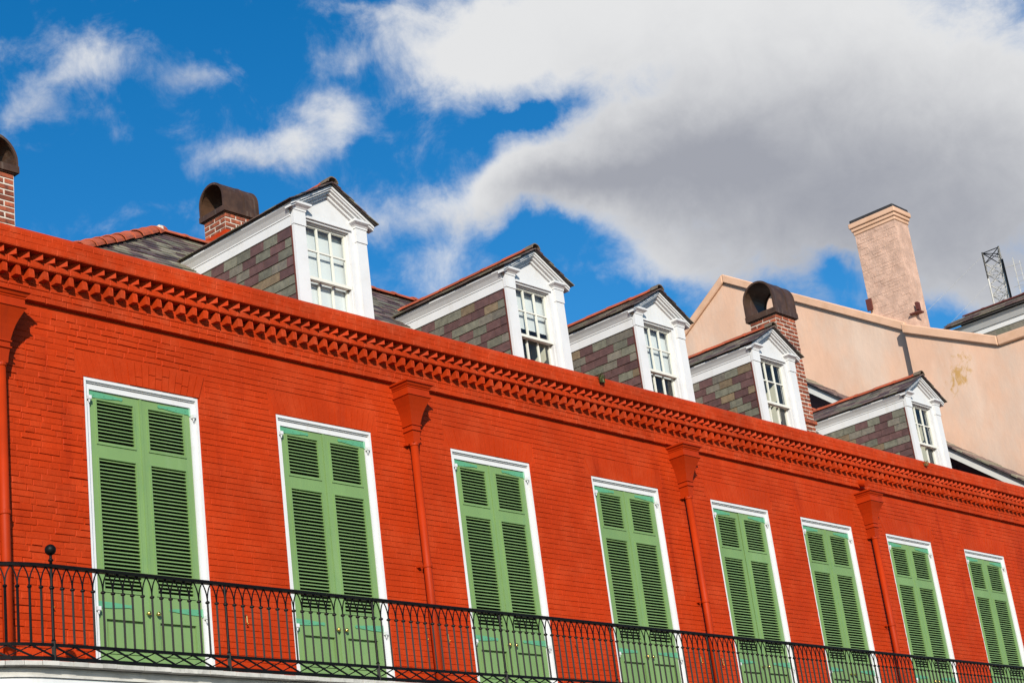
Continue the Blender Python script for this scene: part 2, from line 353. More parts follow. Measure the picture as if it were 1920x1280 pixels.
# shared variants for the nearest bricks, one joined mesh for the others
def variants(l, h, pr, bev, j, n, nm, mt):
    o = []
    for k in range(n):
        m = MB(); m.add(brick_geo(l, h, pr * rng.uniform(.8, 1.2), bev, j, rng), BFACES); o.append(m.mesh(nm, mt, recalc=False))
    return o
VR = variants(0.200, 0.0505, 0.0075, 0.0035, 0.0022, 16, 'brick', REDB)
vis = [b for b in layout if b[1] > 4.9]
vis.sort(key=lambda b: b[0] + .35 * abs(b[1] - 6.5))
near = set(id(b) for b in [q for q in vis if q[0] > 8.25][:300])
mb = MB()
for b in layout:
    xc, zc, l, rough = b
    if rough: zc += 0.004 * sin(xc * 3.1 + zc * 9) + rng.uniform(-.0025, .0025)
    if id(b) in near:
        gap = rng.uniform(.006, .014) if rough else .005
        o = link('brick', rng.choice(VR), WALL, (xc, rng.uniform(-.001, .002) if rough else 0.0, zc), (rng.uniform(-.03, .03), rng.uniform(-.014, .014), rng.uniform(-.012, .012)) if rough else None,
                 (max(l - gap, .02) / .200, rng.uniform(.5, 1.3) if rough else rng.uniform(.75, 1.05), rng.uniform(.95, 1.12) if rough else 1.04))
    else:
        if rough: g = brick_geo(l - rng.uniform(.008, .017), .0505 * rng.uniform(.93, 1.06), rng.uniform(.004, .010), .0035, .0024, rng)
        else: g = brick_geo(l - rng.uniform(.002, .006), .0525 * rng.uniform(.975, 1.035), rng.uniform(.0035, .0072), .0020, .0014, rng)
        mb.add([(p[0] + xc, p[1], p[2] + zc) for p in g], BFACES)
link('bricks_beyond', mb.mesh('bricks_beyond', RED, recalc=False), WALL, kind='stuff')
# flat arches of standing bricks above the doors
for di, x0 in enumerate(DX):
    n = 18
    for k in range(n):
        if di == 0 and k < 7 and k != 5: pr = .003
        else: pr = rng.uniform(.006, .013) if di == 0 else rng.uniform(.004, .008) if k > n // 2 else rng.uniform(.0025, .0045)
        mb = MB(); g = .004 if pr > .004 else .002
        def X(t, top): return x0 + DW / 2 + (t / n - .5) * ((DW + .18) if top else DW + .02)
        a = [(X(k, 0) + g, ZT + .004), (X(k + 1, 0) - g, ZT + .004), (X(k + 1, 1) - g, ZT + .232), (X(k, 1) + g, ZT + .232)]
        if di == 0 and k >= 8 and rng.random() < .6:
            s = rng.uniform(.35, .65); zc = ZT + .004 + s * .228
            lerp = lambda p, q: (p[0] + (q[0] - p[0]) * s, zc)
            parts = [[a[0], a[1], (lerp(a[1], a[2])[0], zc - .003), (lerp(a[0], a[3])[0], zc - .003)], [(lerp(a[0], a[3])[0], zc + .003), (lerp(a[1], a[2])[0], zc + .003), a[2], a[3]]]
        else: parts = [a]
        for q in parts:
            p2 = pr * rng.uniform(.8, 1.3)
            mb.add([(u, .004, w) for u, w in q] + [(u, -p2, w) for u, w in q], [(0, 1, 5, 4), (1, 2, 6, 5), (2, 3, 7, 6), (3, 0, 4, 7), (4, 5, 6, 7)])
        build(mb, 'arch_brick', RED, WALL)

# ------------------------------------------------------------------ cornice
mb = MB()
mb.box(XL - .04, XR, -.040, 0.0, ZC, 8.402)
mb.box(XL - .12, XR, -.135, 0.0, 8.4025, 8.468)
mb.box(XL - .12, XR, -.105, 0.0, 8.4685, 8.531)
mb.prism([(-.214, 8.5315), (-.214, 8.694), (-.18, 8.738), (0.42, 8.748), (0.42, 8.5315)], 'x', XL - .2, XR)
CORN = build(mb, 'cornice', REDC, ROOT)
mb = MB()
def course(zlo, h, y, l0, off, pr, j, gap=.006, x0=XL, wob=0.0):
    x = x0 + off
    while x < XR - .05:
        l = l0 * rng.uniform(.96, 1.04)
        g = brick_geo(l - gap, h - gap, pr * rng.uniform(.7, 1.25), .004, j, rng)
        mb.add([(p[0] + x + l / 2, p[1] + y, p[2] + zlo + h / 2 + wob * sin(x * 2.3)) for p in g], BFACES); x += l
course(ZC, .0600, -.040, .217, .05, .011, .0025, x0=XL)
course(ZC + .0605, .058, -.040, .110, .0, .007, .003)
course(ZC + .119, .044, -.040, .217, .1, .007, .002)
course(ZC + .164, .044, -.040, .217, .0, .006, .002)
course(8.4035, .064, -.135, .217, .03, .007, .002)
course(8.5325, .060, -.214, .217, .07, .0035, .0015)
course(8.5935, .054, -.214, .217, .17, .003, .0015)
course(8.6480, .045, -.214, .110, .02, .003, .002)
link('cornice_bricks', mb.mesh('cornice_bricks', REDC, recalc=False), CORN, kind='stuff')
den = []
for k in range(8):
    m = MB(); w = .026; j = lambda a=.004: rng.uniform(-a, a)
    f = [(-w + j(), -.090 + j(), -.046 + j()), (w + j(), -.090 + j(), -.046 + j()), (w + j(), -.088 + j(), .030 + j()), (w * .6 + j(), -.082 + j(), .046), (-w * .6 + j(), -.082 + j(), .046), (-w + j(), -.088 + j(), .030 + j())]
    m.add([(x, 0.0, zz) for x, y, zz in f] + f, [tuple(range(6, 12))] + [(i, (i + 1) % 6, 6 + (i + 1) % 6, 6 + i) for i in range(6)])
    den.append(m.mesh('dentil', REDC))
x = XL + .02; k = 0
while x < XR - .1:
    link('dentil', rng.choice(den), CORN, (x, -.040, 8.3545 + rng.uniform(-.004, .004)), (0, rng.uniform(-.04, .04), rng.uniform(-.05, .05))); x += .141 * rng.uniform(.97, 1.03)
too = []
for k in range(8):
    m = MB(); j = lambda a=.003: rng.uniform(-a, a)
    p = [(-.065 + j(), 0), (0 + j(), -.088 + j()), (.065 + j(), 0)]
    m.prism(p, 'z', -.0305 + j(.002), .0305)
    too.append(m.mesh('sawtooth_brick', REDC))
x = XL + .0
while x < XR - .1:
    link('sawtooth_brick', rng.choice(too), CORN, (x, -.1055, 8.4998), (0, rng.uniform(-.03, .03), rng.uniform(-.05, .05)), (1, rng.uniform(.92, 1.06), 1)); x += .133

# ------------------------------------------------------------------ door frames and louvred shutters
sm = MB(); sm.prism([(.050, -.0052), (.053, .0052), (.090, .0215), (.090, .0115)], 'x', -.214, .214)
SLAT = sm.mesh('slat', GREEN)
stuffslat = MB()
hm = MB()
hm.prism([(0, -.030), (0, .030), (.15, .026), (.28, .016), (.335, .011), (.345, .018), (.362, .014), (.370, 0), (.362, -.014), (.345, -.016), (.325, -.011), (.24, -.020), (.12, -.028)], 'y', -.007, .0)
hm.tube([(-.006, -.004, -.042), (-.006, -.004, .036)], .011, 8)
for q in (.05, .16, .26): hm.lathe([(.0055, 0), (.0055, .001)], q, 0, 6) if False else hm.box(q - .005, q + .005, -.011, -.006, -.005, .005)
HL = hm.mesh('hinge', TEAL)
hm2 = MB(); hm2.v = [(-x, y, z) for x, y, z in hm.v]; hm2.f = hm.f
HR = hm2.mesh('hinge', TEAL)
km = MB(); km.tube([(0, 0, 0), (0, -.02, 0), (0, -.024, 0), (0, -.040, 0), (0, -.048, 0)], [.008, .008, .018, .020, .008], 10)
KNOB = km.mesh('knob', BRASS, True)
LV = [(6.906, 7.335), (5.545, 6.782)]
for di, x0 in enumerate(DX):
    x1 = x0 + DW
    mb = MB()
    for a, b in ((x0, x0 + .074), (x1 - .074, x1)): mb.box(a, b, .032, .15, ZF, ZT - .002)
    mb.box(x0 + .074, x1 - .074, .0325, .15, 7.412, ZT - .002)
    for a, b in ((x0 - .004, x0 + .026), (x1 - .026, x1 + .004)): mb.box(a, b, .004, .034, ZF, ZT - .030)
    mb.box(x0 - .004, x1 + .004, .003, .034, ZT - .030, ZT + .002)
    mb.box(x0 + .026, x1 - .026, .018, .034, ZT - .042, ZT - .030)
    for sx in (x0 + .058, x1 - .058):                     # pintle brackets
        for zz in (7.318, 5.372):
            mb.box(sx - .016, sx + .016, -.008, .034, zz - .012, zz + .022)
            mb.lathe([(.004, zz - .045), (.013, zz - .012)], sx, .008, 6)
    fr = build(mb, 'door_frame', WHITE, ROOT)
    mb = MB(); mb.box(x0 + .06, x1 - .06, .14, .17, ZF, 7.43); build(mb, 'dark_door_backing', DARK, ROOT)  # door backing sheet, shade of the slat gaps put into its colour
    for s in (0, 1):
        a = x0 + .075 + s * .575; b = a + .575; c = (a + b) / 2
        a += .002; b -= .002
        la, lb = c - .2145, c + .2145
        mb = MB(); y0, y1 = .045, .092; zb, zt = ZF + .03, 7.408
        mb.box(a, la, y0, y1, zb, zt); mb.box(lb, b, y0, y1, zb, zt)
        for q0, q1 in ((zb, 5.0), (5.31, LV[1][0]), (LV[1][1], LV[0][0]), (LV[0][1], zt)): mb.box(la, lb, y0 + .0005, y1, q0, q1)
        mb.box(la, lb, y0 + .018, y1, 5.0, 5.31)           # sunk lower panel
        mb.box(la + .04, lb - .04, y0 + .008, y0 + .018, 5.04, 5.275)
        for q0, q1 in LV + [(5.0, 5.31)]:                  # beads round the openings
            t = .011
            mb.box(la - .004, la + t, y0 - .010, y0 + .01, q0 - .004, q1 + .004); mb.box(lb - t, lb + .004, y0 - .010, y0 + .01, q0 - .004, q1 + .004)
            mb.box(la + t, lb - t, y0 - .0095, y0 + .01, q0 - .004, q0 + t); mb.box(la + t, lb - t, y0 - .0095, y0 + .01, q1 - t, q1 + .004)
        if s == 1: mb.box(a - .016, a + .010, y0 - .010, y0 - .0002, zb, zt - .002)     # meeting strip
        sh = build(mb, 'shutter', GREEN, ROOT); sh.location.y = rng.uniform(-.004, .004)
        for q0, q1 in LV:
            n = int(round((q1 - q0 - .02) / .0345)); p = (q1 - q0 - .016) / n
            for k in range(n):
                zz = q0 + .014 + (k + .25) * p + rng.uniform(-.0012, .0012)
                if di < 3: link('slat', SLAT, sh, (c, 0, zz), (rng.uniform(-.03, .03) * 0, rng.uniform(-.003, .003), 0))
                else: stuffslat.add([(v.co.x + c, v.co.y, v.co.z + zz) for v in SLAT.vertices], [tuple(f.vertices) for f in SLAT.polygons])
        for zz in (7.372, 5.425):
            link('hinge', HL if s == 0 else HR, sh, (a + .004 if s == 0 else b - .004, y0 - .0005, zz))
        link('knob', KNOB, sh, (b - .045 if s == 0 else a + .055, y0, 5.375))
link('far_slats', stuffslat.mesh('far_slats', GREEN), ROOT, kind='stuff')
# brass hooks that hold the shutters open
hk = MB(); hk.tube([(0, 0, .045), (0, -.02, .045), (0, -.028, .03), (0, -.028, -.03), (0.012, -.034, -.045), (-.012, -.034, -.045)], .007, 6)
HK = hk.mesh('shutter_hook', BRASS)
for hx in (8.83, 10.95, 13.327, 13.645, 15.72, 18.05, 18.5):
    link('shutter_hook', HK, ROOT, (hx, -.008, 5.38))

# ------------------------------------------------------------------ main roof
YR, ZRD, YE, ZE = 3.5, 11.225, 0.3, 8.42
SLP_K = (ZRD - ZE) / (YR - YE)
HX0, HX1 = 8.3, 13.0                                     # hip: foot and head
def roofz(y): return ZE + (y - YE) * SLP_K
mb = MB()
XE = 29.2
mb.add([(HX0, YE, ZE), (XE, YE, ZE), (XE, YR, ZRD), (HX1, YR, ZRD), (HX0, 2 * YR - YE, ZE), (XE, 2 * YR - YE, ZE),
        (HX0, YE, ZE - .1), (XE, YE, ZE - .1), (XE, 2 * YR - YE, ZE - .1), (HX0, 2 * YR - YE, ZE - .1)],
       [(0, 1, 2, 3), (3, 2, 5, 4), (0, 3, 4), (1, 5, 2), (0, 6, 7, 1), (4, 9, 6, 0), (5, 8, 9, 4), (1, 7, 8, 5), (6, 9, 8, 7)])
ROOF = build(mb, 'roof', DKSLATE, ROOT)
mb = MB(); ln = hypot(1, SLP_K); ny, nz = -SLP_K / ln, 1 / ln
def slate_at(mb, xc, w, y_lo, y_hi, lift0, lift1, t=.007):
    p = []
    for yy, lf in ((y_lo, lift0), (y_hi, lift1)):
        for xx in (xc - w / 2, xc + w / 2):
            p.append((xx, yy + ny * lf, roofz(yy) + nz * lf))
    q = [(x, y - ny * t, zz - nz * t) for x, y, zz in p]
    mb.hexa([q[0], q[1], q[3], q[2], p[0], p[1], p[3], p[2]])
ex = .095; y = 1.5; k = 0
while y < YR - .03:
    hipx = HX0 + (y - YE) * (HX1 - HX0) / (YR - YE)
    x = hipx + (.12 if k % 2 else 0)
    while x < XE:
        w = rng.uniform(.19, .25)
        slate_at(mb, x + w / 2, w - .004, y - rng.uniform(0, .012), min(y + .17, YR), .020 + rng.uniform(0, .008), .006); x += w
    y += ex; k += 1
link('roof_slates', mb.mesh('roof_slates', ROOFSL), ROOF, kind='stuff')
def tile_mesh(l, r, flare=1.12, up=1.0, name='ridge_tile', mt=CLAY):
    m = MB(); n = 8; rings = []
    for t, k in ((0, flare), (.12, flare), (.125, 1.0), (1, 1.0)):
        ring = [(t * l, r * k * cos(pi * i / n), up * r * k * sin(pi * i / n)) for i in range(n + 1)] + [(t * l, (r * k - .015) * cos(pi * i / n), up * (r * k - .015) * sin(pi * i / n)) for i in range(n, -1, -1)]
        rings.append(ring)
    m.loft(rings); return m.mesh(name, mt)
RT = tile_mesh(.42, .105, up=.62)
x = HX1 - .05
while x < XE:
    link('ridge_tile', RT, ROOF, (x, YR, ZRD - .012 + rng.uniform(-.004, .004)), (0, rng.uniform(-.01, .01), rng.uniform(-.015, .015))); x += .405
HT = tile_mesh(.42, .105, flare=1.22, up=.8)
d = Vector((HX1 - HX0, YR - YE, ZRD - ZE)); hl = d.length; d.normalize()
q = d.to_track_quat('X', 'Z').to_euler()
s = 2.0
while s < hl - .1:
    p = Vector((HX0, YE, ZE)) + d * s
    link('hip_tile', HT, ROOF, (p.x, p.y, p.z - .005), (q.x + rng.uniform(-.05, .05), q.y + rng.uniform(-.02, .02), q.z + rng.uniform(-.03, .03))); s += .37
mb = MB(); mb.box(HX1 - .06, HX1 + .03, YR - .11, YR + .11, ZRD - .02, ZRD + .062)
build(mb, 'mortar_cap', MORTAR, ROOF, bevel=.02)

# ------------------------------------------------------------------ dormers
YD = 0.5
DRW = 1.09
ZEV, ZAP = 10.235, 10.600                                  # roof edge and roof apex
def cheek_mesh(w, h, t=.012):
    m = MB(); b = .004
    m.add([(t, -w / 2, -h / 2), (t, w / 2, -h / 2), (t, w / 2, h / 2), (t, -w / 2, h / 2), (-t, -w / 2, -h / 2), (-t, w / 2, -h / 2), (0, w / 2, h / 2), (0, -w / 2, h / 2)],
          [(0, 1, 2, 3), (4, 7, 6, 5), (0, 4, 5, 1), (1, 5, 6, 2), (2, 6, 7, 3), (3, 7, 4, 0)])
    return m.mesh('slate', None)
SLATES = {}
for nm, mt in (('p', SLP), ('g', SLG), ('y', SLY), ('t', SLT)):
    me = cheek_mesh(.216, .130); me.materials.append(mt); SLATES[nm] = me
DT = tile_mesh(.40, .075, flare=1.1, up=.75)
DTE = tile_mesh(.13, .082, flare=1.0, up=.9, mt=CLAYD)
DSPEC = [(12.47, 'full', 8), (15.93, 9.60, 11), (18.50, 9.44, 12), (21.24, None, 13), (25.55, None, 15)]
for ix, (x0, blind, seed) in enumerate(DSPEC):
    r = random.Random(seed)
    x1 = x0 + DRW; xc = (x0 + x1) / 2; y0 = YD
    ov = .095                                              # roof overhang
    sl = (ZAP - ZEV) / (DRW / 2 + ov)
    mb = MB()
    # carcass: cheek cores, casing round the window, tympanum
    gx0, gx1, gz0, gz1 = x0 + .172, x0 + .858, 8.86, 10.118
    mb.box(x0 + .012, x0 + .09, y0 + .031, 2.6, 8.6, 10.2)
    mb.box(x1 - .09, x1 - .002, y0 + .031, 2.6, 8.6, 10.2)
    mb.box(x0, gx0, y0, y0 + .03, 8.6, 10.2); mb.box(gx1, x1, y0, y0 + .03, 8.6, 10.2)
    mb.box(gx0, gx1, y0, y0 + .03, gz1, 10.2); mb.box(gx0, gx1, y0, y0 + .03, 8.6, gz0)
    for a, b in ((gx0 - .0, gx0 + .014), (gx1 - .014, gx1)): mb.box(a, b, y0 + .031, y0 + .12, gz0, gz1)
    mb.box(gx0 + .014, gx1 - .014, y0 + .031, y0 + .12, gz1 - .014, gz1)
    tz = 10.2; mb.prism([(x0 + .012, tz), (x1 - .012, tz), (x1 - .012, tz + .02), (xc, ZAP - .055), (x0 + .012, tz + .02)], 'y', y0 + .003, y0 + .033)
    # pilasters
    for a, b in ((x0 - .004, x0 + .165), (x1 - .150, x1 + .004)):
        mb.box(a, b, y0 - .034, y0 + .002, 8.6, 10.016); mb.box(a - .006, b + .006, y0 - .044, y0 + .002, 10.016, 10.185)
        mb.box(a - .014, b + .014, y0 - .052, y0 + .002, 10.185, 10.205)
        ca, cb = a - .014, b + .014                        # moulded capital
        prof = [(.0, 10.205), (.014, 10.222), (.042, 10.240), (.050, 10.247), (.050, 10.272)]
        rings = [[(ca - o, y0 - .052 - o, zz), (cb + o, y0 - .052 - o, zz), (cb + o, y0 + .002, zz), (ca - o, y0 + .002, zz)] for o, zz in prof]
        mb.loft(rings)
    # head drip mould and inner fillets
    mb.box(gx0 - .03, gx1 + .03, y0 - .022, y0 + .002, 10.142, 10.156)
    # raking cornice on both sides
    for sgn in (-1, 1):
        def P(t, off): # t 0 at eave, 1 at apex; off = drop below the roof line (vertical)
            xx = xc + sgn * (DRW / 2 + ov) * (1 - t); return (xx, ZEV + (ZAP - ZEV) * t - off)
        for (o0, o1, yy) in ((.006, .034, y0 - .105), (.034, .058, y0 - .088), (.058, .088, y0 - .060), (.088, .125, y0 - .026)):
            t0 = .02 if o1 < .07 else .16
            a, b = P(t0, o0), P(1, o0); c, dd_ = P(1, o1), P(t0, o1)
            mb.prism([a, b, c, dd_], 'y', yy, y0 + .0025)
    # side crown and frieze
    for sx, sg in ((x0, -1), (x1, 1)):
        mb.prism([(sx + sg * .088, ZEV - .004), (sx + sg * .088, ZEV - .022), (sx + sg * .055, ZEV - .055), (sx + sg * .022, ZEV - .10), (sx + sg * .022, ZEV - .115), (sx - sg * .02, ZEV - .115), (sx - sg * .02, ZEV - .004)], 'y', y0 + .004, 2.6)
        mb.prism([(sx + sg * .014, ZEV - .115), (sx + sg * .014, ZEV - .228), (sx - sg * .02, ZEV - .228), (sx - sg * .02, ZEV - .115)], 'y', y0 + .012, 2.6)
    D = build(mb, 'dormer', WHITE, ROOT)
    # corner flashing
    mb = MB(); mb.box(x0 - .012, x0 + .02, y0 + .0035, y0 + .020, 8.6, 10.005)
    build(mb, 'corner_flashing', RUSTBR, D)
    # roof boards
    mb = MB()
    for sgn in (-1, 1):
        a = (xc + sgn * (DRW / 2 + ov), ZEV); b = (xc, ZAP)
        mb.prism([a, b, (b[0], b[1] + .020), (a[0] + sgn * .008, a[1] + .016)], 'y', y0 - .125, 3.1)
    build(mb, 'dormer_roof', DKSLATE, D)
    # slates of the little roof
    mb = MB(); hl = hypot(DRW / 2 + ov, ZAP - ZEV); rows = 7
    for sgn in (-1, 1):
        ux, uz = -sgn * (DRW / 2 + ov) / hl, (ZAP - ZEV) / hl; nx, nz2 = sgn * uz, abs(ux)
        for k in range(rows):
            s0 = -.02 + k * hl / rows; s1 = min(s0 + .17, hl)
            y = y0 - .145 - r.uniform(0, .01) + (.1 if k % 2 else 0)
            while y < 3.0:
                w = r.uniform(.19, .24)
                if y < y0 - .1 and k % 2: pass
                j = r.uniform(-.008, .006)
                def Q(s, lf, yy): return (xc + sgn * (DRW / 2 + ov) + ux * s + nx * lf, yy, ZEV + uz * s + nz2 * lf)
                lo, hi = .032 + r.uniform(0, .004), .022
                mb.hexa([Q(s0 + j, lo - .010, y), Q(s0 + j, lo - .010, y + w - .004), Q(s1, hi - .010, y + w - .004), Q(s1, hi - .010, y), Q(s0 + j, lo, y), Q(s0 + j, lo, y + w - .004), Q(s1, hi, y + w - .004), Q(s1, hi, y)]); y += w
            if k % 2:
                s0 += .0
                mb.hexa([Q(s0, .020, y0 - .145), Q(s0, .020, y0 - .048), Q(s1, .012, y0 - .048), Q(s1, .012, y0 - .145), Q(s0, .032, y0 - .145), Q(s0, .032, y0 - .048), Q(s1, .022, y0 - .048), Q(s1, .022, y0 - .145)])
    link('roof_slates', mb.mesh('roof_slates', ROOFSL), D, kind='stuff')
    link('ridge_end_tile', DTE, D, (xc, y0 - .15, ZAP + .012), (0, 0, pi / 2))
    y = y0 - .03
    while y < 2.95:
        link('ridge_tile', DT, D, (xc, y, ZAP + .012 + r.uniform(-.003, .003)), (0, r.uniform(-.008, .008) - .010, pi / 2 + r.uniform(-.02, .02))); y += .375
    # cheek slates, both sides
    for k in range(10):
        zt = ZEV - .228 - k * .112
        ymax = (zt - 1.65) / .564 - 12.818 + .35
        y = y0 + .021; first = True
        while y < ymax:
            w = .238 * r.uniform(.94, 1.06)
            if first and k % 2: w *= .5; first = False
            c = r.choices('pgyt', (.44, .30, .20, .06 if ix < 3 else .16))[0]
            link('slate', SLATES[c], D, (x0 + .002 + r.uniform(-.0015, .0015), y + w / 2, zt - .056 + r.uniform(-.003, .003)), (r.uniform(-.008, .008), 0, 0), (1, (w - .006) / .216, 1)); y += w
    mb = MB(); mb.box(x1 - .004, x1 + .008, y0 + .03, 2.6, 8.6, 10.005); build(mb, 'far_cheek', DKSLATE, D)
    # sashes
    mb = MB(); sx0, sx1 = gx0 + .014, gx1 - .014; ys = y0 + .052
    gl, gr = sx0 + .022, sx1 - .022
    def bars(ya, zlo, zhi, zm):
        mb.box(sx0, gl, ya, ya + .035, zlo, zhi); mb.box(gr, sx1, ya, ya + .035, zlo, zhi)
        for f in (1 / 3, 2 / 3):
            c = gl + (gr - gl) * f; mb.box(c - .011, c + .011, ya + .004, ya + .03, zlo, zhi)
        cs = [gl, gl + (gr - gl) / 3, gl + (gr - gl) * 2 / 3, gr]
        for i in range(3): mb.box(cs[i] + (.011 if i else 0), cs[i + 1] - (.011 if i < 2 else 0), ya + .006, ya + .03, zm - .009, zm + .009)
    bars(ys, 9.43, gz1 - .014, 9.80); mb.box(gl, gr, ys + .0005, ys + .034, gz1 - .036, gz1 - .0145)
    bars(ys + .036, gz0, 9.429, 9.143)
    mb.box(sx0 - .01, sx1 + .01, ys - .024, ys + .040, 9.43, 9.467)
    mb.box(gl, gr, ys + .0365, ys + .070, gz0, gz0 + .06)
    SH = build(mb, 'sash', CREAM, D)
    w3 = (gr - gl) / 3
    for (za, zb, yy) in ((9.81, 10.07, ys + .017), (9.467, 9.79, ys + .017), (9.152, 9.43, ys + .053), (8.92, 9.134, ys + .053)):
        for i in range(3):
            m = MB(); a, b = gl + i * w3 + .008, gl + (i + 1) * w3 - .008
            m.add([(a, yy, za - .004), (b, yy, za - .004), (b, yy, zb + .004), (a, yy, zb + .004)], [(0, 1, 2, 3)])
            link('pane', m.mesh('pane', GLASS, recalc=False), D)
    # room behind
    mb = MB(); a, b = x0 + .0905, x1 - .0905; yb = 1.75
    V = [(a, y0 + .125, 8.61), (b, y0 + .125, 8.61), (b, yb, 8.61), (a, yb, 8.61), (a, y0 + .125, 10.19), (b, y0 + .125, 10.19), (b, yb, 10.19), (a, yb, 10.19)]
    mb.add(V, [(1, 2, 6, 5), (2, 3, 7, 6), (3, 0, 4, 7), (0, 1, 2, 3)])
    link('room_lining', mb.mesh('room_lining', BEIGE, recalc=False), D)
    mb = MB(); mb.box(a, b, y0 + .121, yb, 10.192, 10.2); build(mb, 'room_ceiling', BEIGE, D)
    if blind:
        zb = 8.75 if blind == 'full' else blind
        m = MB(); nn = 14; pts = []
        for i in range(nn + 1):
            t = i / nn; zz = 10.15 + (zb - 10.15) * t
            pts.append((y0 + .140 + .005 * sin(t * 7 + ix), zz))
        m.prism(pts + [(p[0] + .004, p[1]) for p in pts[::-1]], 'x', a + .004, b - .004)
        build(m, 'roller_blind', BLIND, D)

# ------------------------------------------------------------------ brick chimneys with arched sheet-metal hoods
CBV = []
for k in range(10):
    m = MB(); m.add(brick_geo(.200, .050, .009, .003, .0025, rng), BFACES); CBV.append(m.mesh('brick', BRICK, recalc=False))
def chimney(x0, x1, y0, y1, zb, zt, fl, hood_top, along, seed, sides, label):
    """core of pale mortar, single bricks on the faces in view, flange and a barrel hood open at both ends"""
    r = random.Random(seed)
    mb = MB(); mb.box(x0, x1, y0, y1, zb, zt + .01)
    C = build(mb, 'chimney', MORTAR, ROOT); C['label'] = label
    ch = .066
    n = int((zt - zb) / ch)
    for face in sides:
        ln_ = (x1 - x0) if face == 'front' else (y1 - y0)
        m = max(2, round(ln_ / .205)); bl = ln_ / m
        for k in range(n):
            zz = zt - ch * (k + .5)
            segs = []; a = -ln_ / 2
            if k % 2: segs.append(bl / 2)
            while sum(segs) < ln_ - bl * .9: segs.append(bl)
            rest = ln_ - sum(segs)
            if rest > .03: segs.append(rest)
            if face == 'front': segs[0] += .012; a -= .012
            for w in segs:
                g = r.uniform(.014, .024)
                sc = (max(w - g, .03) / .200, r.uniform(.7, 1.1), r.uniform(.93, 1.0))
                if face == 'front': link('brick', r.choice(CBV), C, (x0 + ln_ / 2 + a + w / 2, y0, zz + r.uniform(-.003, .003)), (0, r.uniform(-.015, .015), 0), sc)
                else: link('brick', r.choice(CBV), C, (x0, y1 - ln_ / 2 - a - w / 2, zz + r.uniform(-.003, .003)), (0, r.uniform(-.015, .015), -pi / 2), sc)
                a += w
    mb = MB(); o = .045
    mb.box(x0 - o, x1 + o, y0 - o, y1 + o, zt + .0105, zt + fl)
    mb.box(x0 - o + .02, x1 + o - .02, y0 - o + .02, y1 + o - .02, zt - .002, zt + .0104)
    build(mb, 'hood_flange', BROWN, C)
    mb = MB(); zf = zt + fl + .0005
    i = .012
    if along == 'x': c0, hw, e0, e1 = (y0 + y1) / 2, (y1 - y0) / 2 + o - i, x0 - o + i, x1 + o - i
    else: c0, hw, e0, e1 = (x0 + x1) / 2, (x1 - x0) / 2 + o - i, y0 - o + i, y1 + o - i
    zc_ = hood_top - hw
    def ring(e, w):
        P = [(c0 - w, zf)] + [(c0 + w * cos(pi - pi * k / 16), zc_ + w * sin(pi - pi * k / 16)) for k in range(17)] + [(c0 + w, zf)]
        return [((e, a, b) if along == 'x' else (a, e, b)) for a, b in P]
    def shell(e_a, e_b, wo, wi):
        A, B_, Ci, Di = ring(e_a, wo), ring(e_b, wo), ring(e_b, wi), ring(e_a, wi); n_ = len(A)
        vs = A + B_ + Ci + Di; fs = []
        for q in range(4):
            for k in range(n_ - 1):
                fs.append((q * n_ + k, q * n_ + k + 1, ((q + 1) % 4) * n_ + k + 1, ((q + 1) % 4) * n_ + k))
        mb.add(vs, fs)
    shell(e0 + .02, e1 - .02, hw, hw - .012)
    shell(e0 - .006, e0 + .0195, hw + .004, hw - .026)       # rolled rims
    shell(e1 - .0195, e1 + .006, hw + .004, hw - .026)
    m_ = (e0 + e1) / 2 + .1 * (e1 - e0); shell(m_ - .008, m_ + .008, hw + .006, hw - .001)
    build(mb, 'chimney_hood', BROWN, C)
    return C
c1 = chimney(14.07, 14.585, 3.445, 3.87, 10.7, 11.752, .085, 12.235, 'x', 3, ('front', 'left'), 'short brick chimney with brown arched hood behind the leftmost dormer')
mb = MB(); mb.loft([[(13.99, 3.36, 10.9), (14.66, 3.36, 10.9), (14.66, 3.96, 10.9), (13.99, 3.96, 10.9)], [(14.045, 3.42, 11.50), (14.61, 3.42, 11.50), (14.61, 3.9, 11.50), (14.045, 3.9, 11.50)]])
build(mb, 'red_base', REDC, c1)
c3 = chimney(22.865, 23.405, .945, 1.43, 8.6, 11.245, .10, 11.86, 'x', 5, ('front', 'left'), 'tall brick chimney with brown arched hood beside the fourth dormer')
mb = MB(); mb.box(22.83, 23.44, .91, 1.46, 9.50, 9.56); build(mb, 'corbel_course', BRICK, c3, bevel=.01)
cl = chimney(9.445, 9.945, 2.0, 2.5, 8.6, 10.56, .09, 10.985, 'y', 9, ('front', 'left'), 'brick chimney with arched hood cut by the left edge')

# ------------------------------------------------------------------ balcony and its railing
BX, RAD = 8.16, 1.15
def path(s, off=0.0):
    """point at arc length s along the railing line (0 at the ball post), off = distance outwards; returns x, y, heading"""
    if s >= 0: return BX + s, -1.0 - off, 0.0
    a = min(-s / RAD, pi / 2); rr = RAD + off
    x, y = BX - rr * sin(a), -1.0 + RAD - rr * cos(a)
    if -s > RAD * pi / 2: y += -s - RAD * pi / 2
    return x, y, -a
SEND = 21.2
BAL = thing('balcony', 'white balcony edge with pale board ends under the iron railing', 'balcony', (BX, -1.0, ZF))
def sweep(prof, s0, s1, step, name, mt, parent):
    m = MB(); ss = []; s = s0
    while s < 0: ss.append(s); s += step
    ss += [0.0] + [q for q in (1, 2, 4, 8, 14) if q < s1] + [s1]
    rings = [[(*path(s, o)[:2], zz) for o, zz in prof] for s in ss]
    m.loft(rings); return build(m, name, mt, parent)
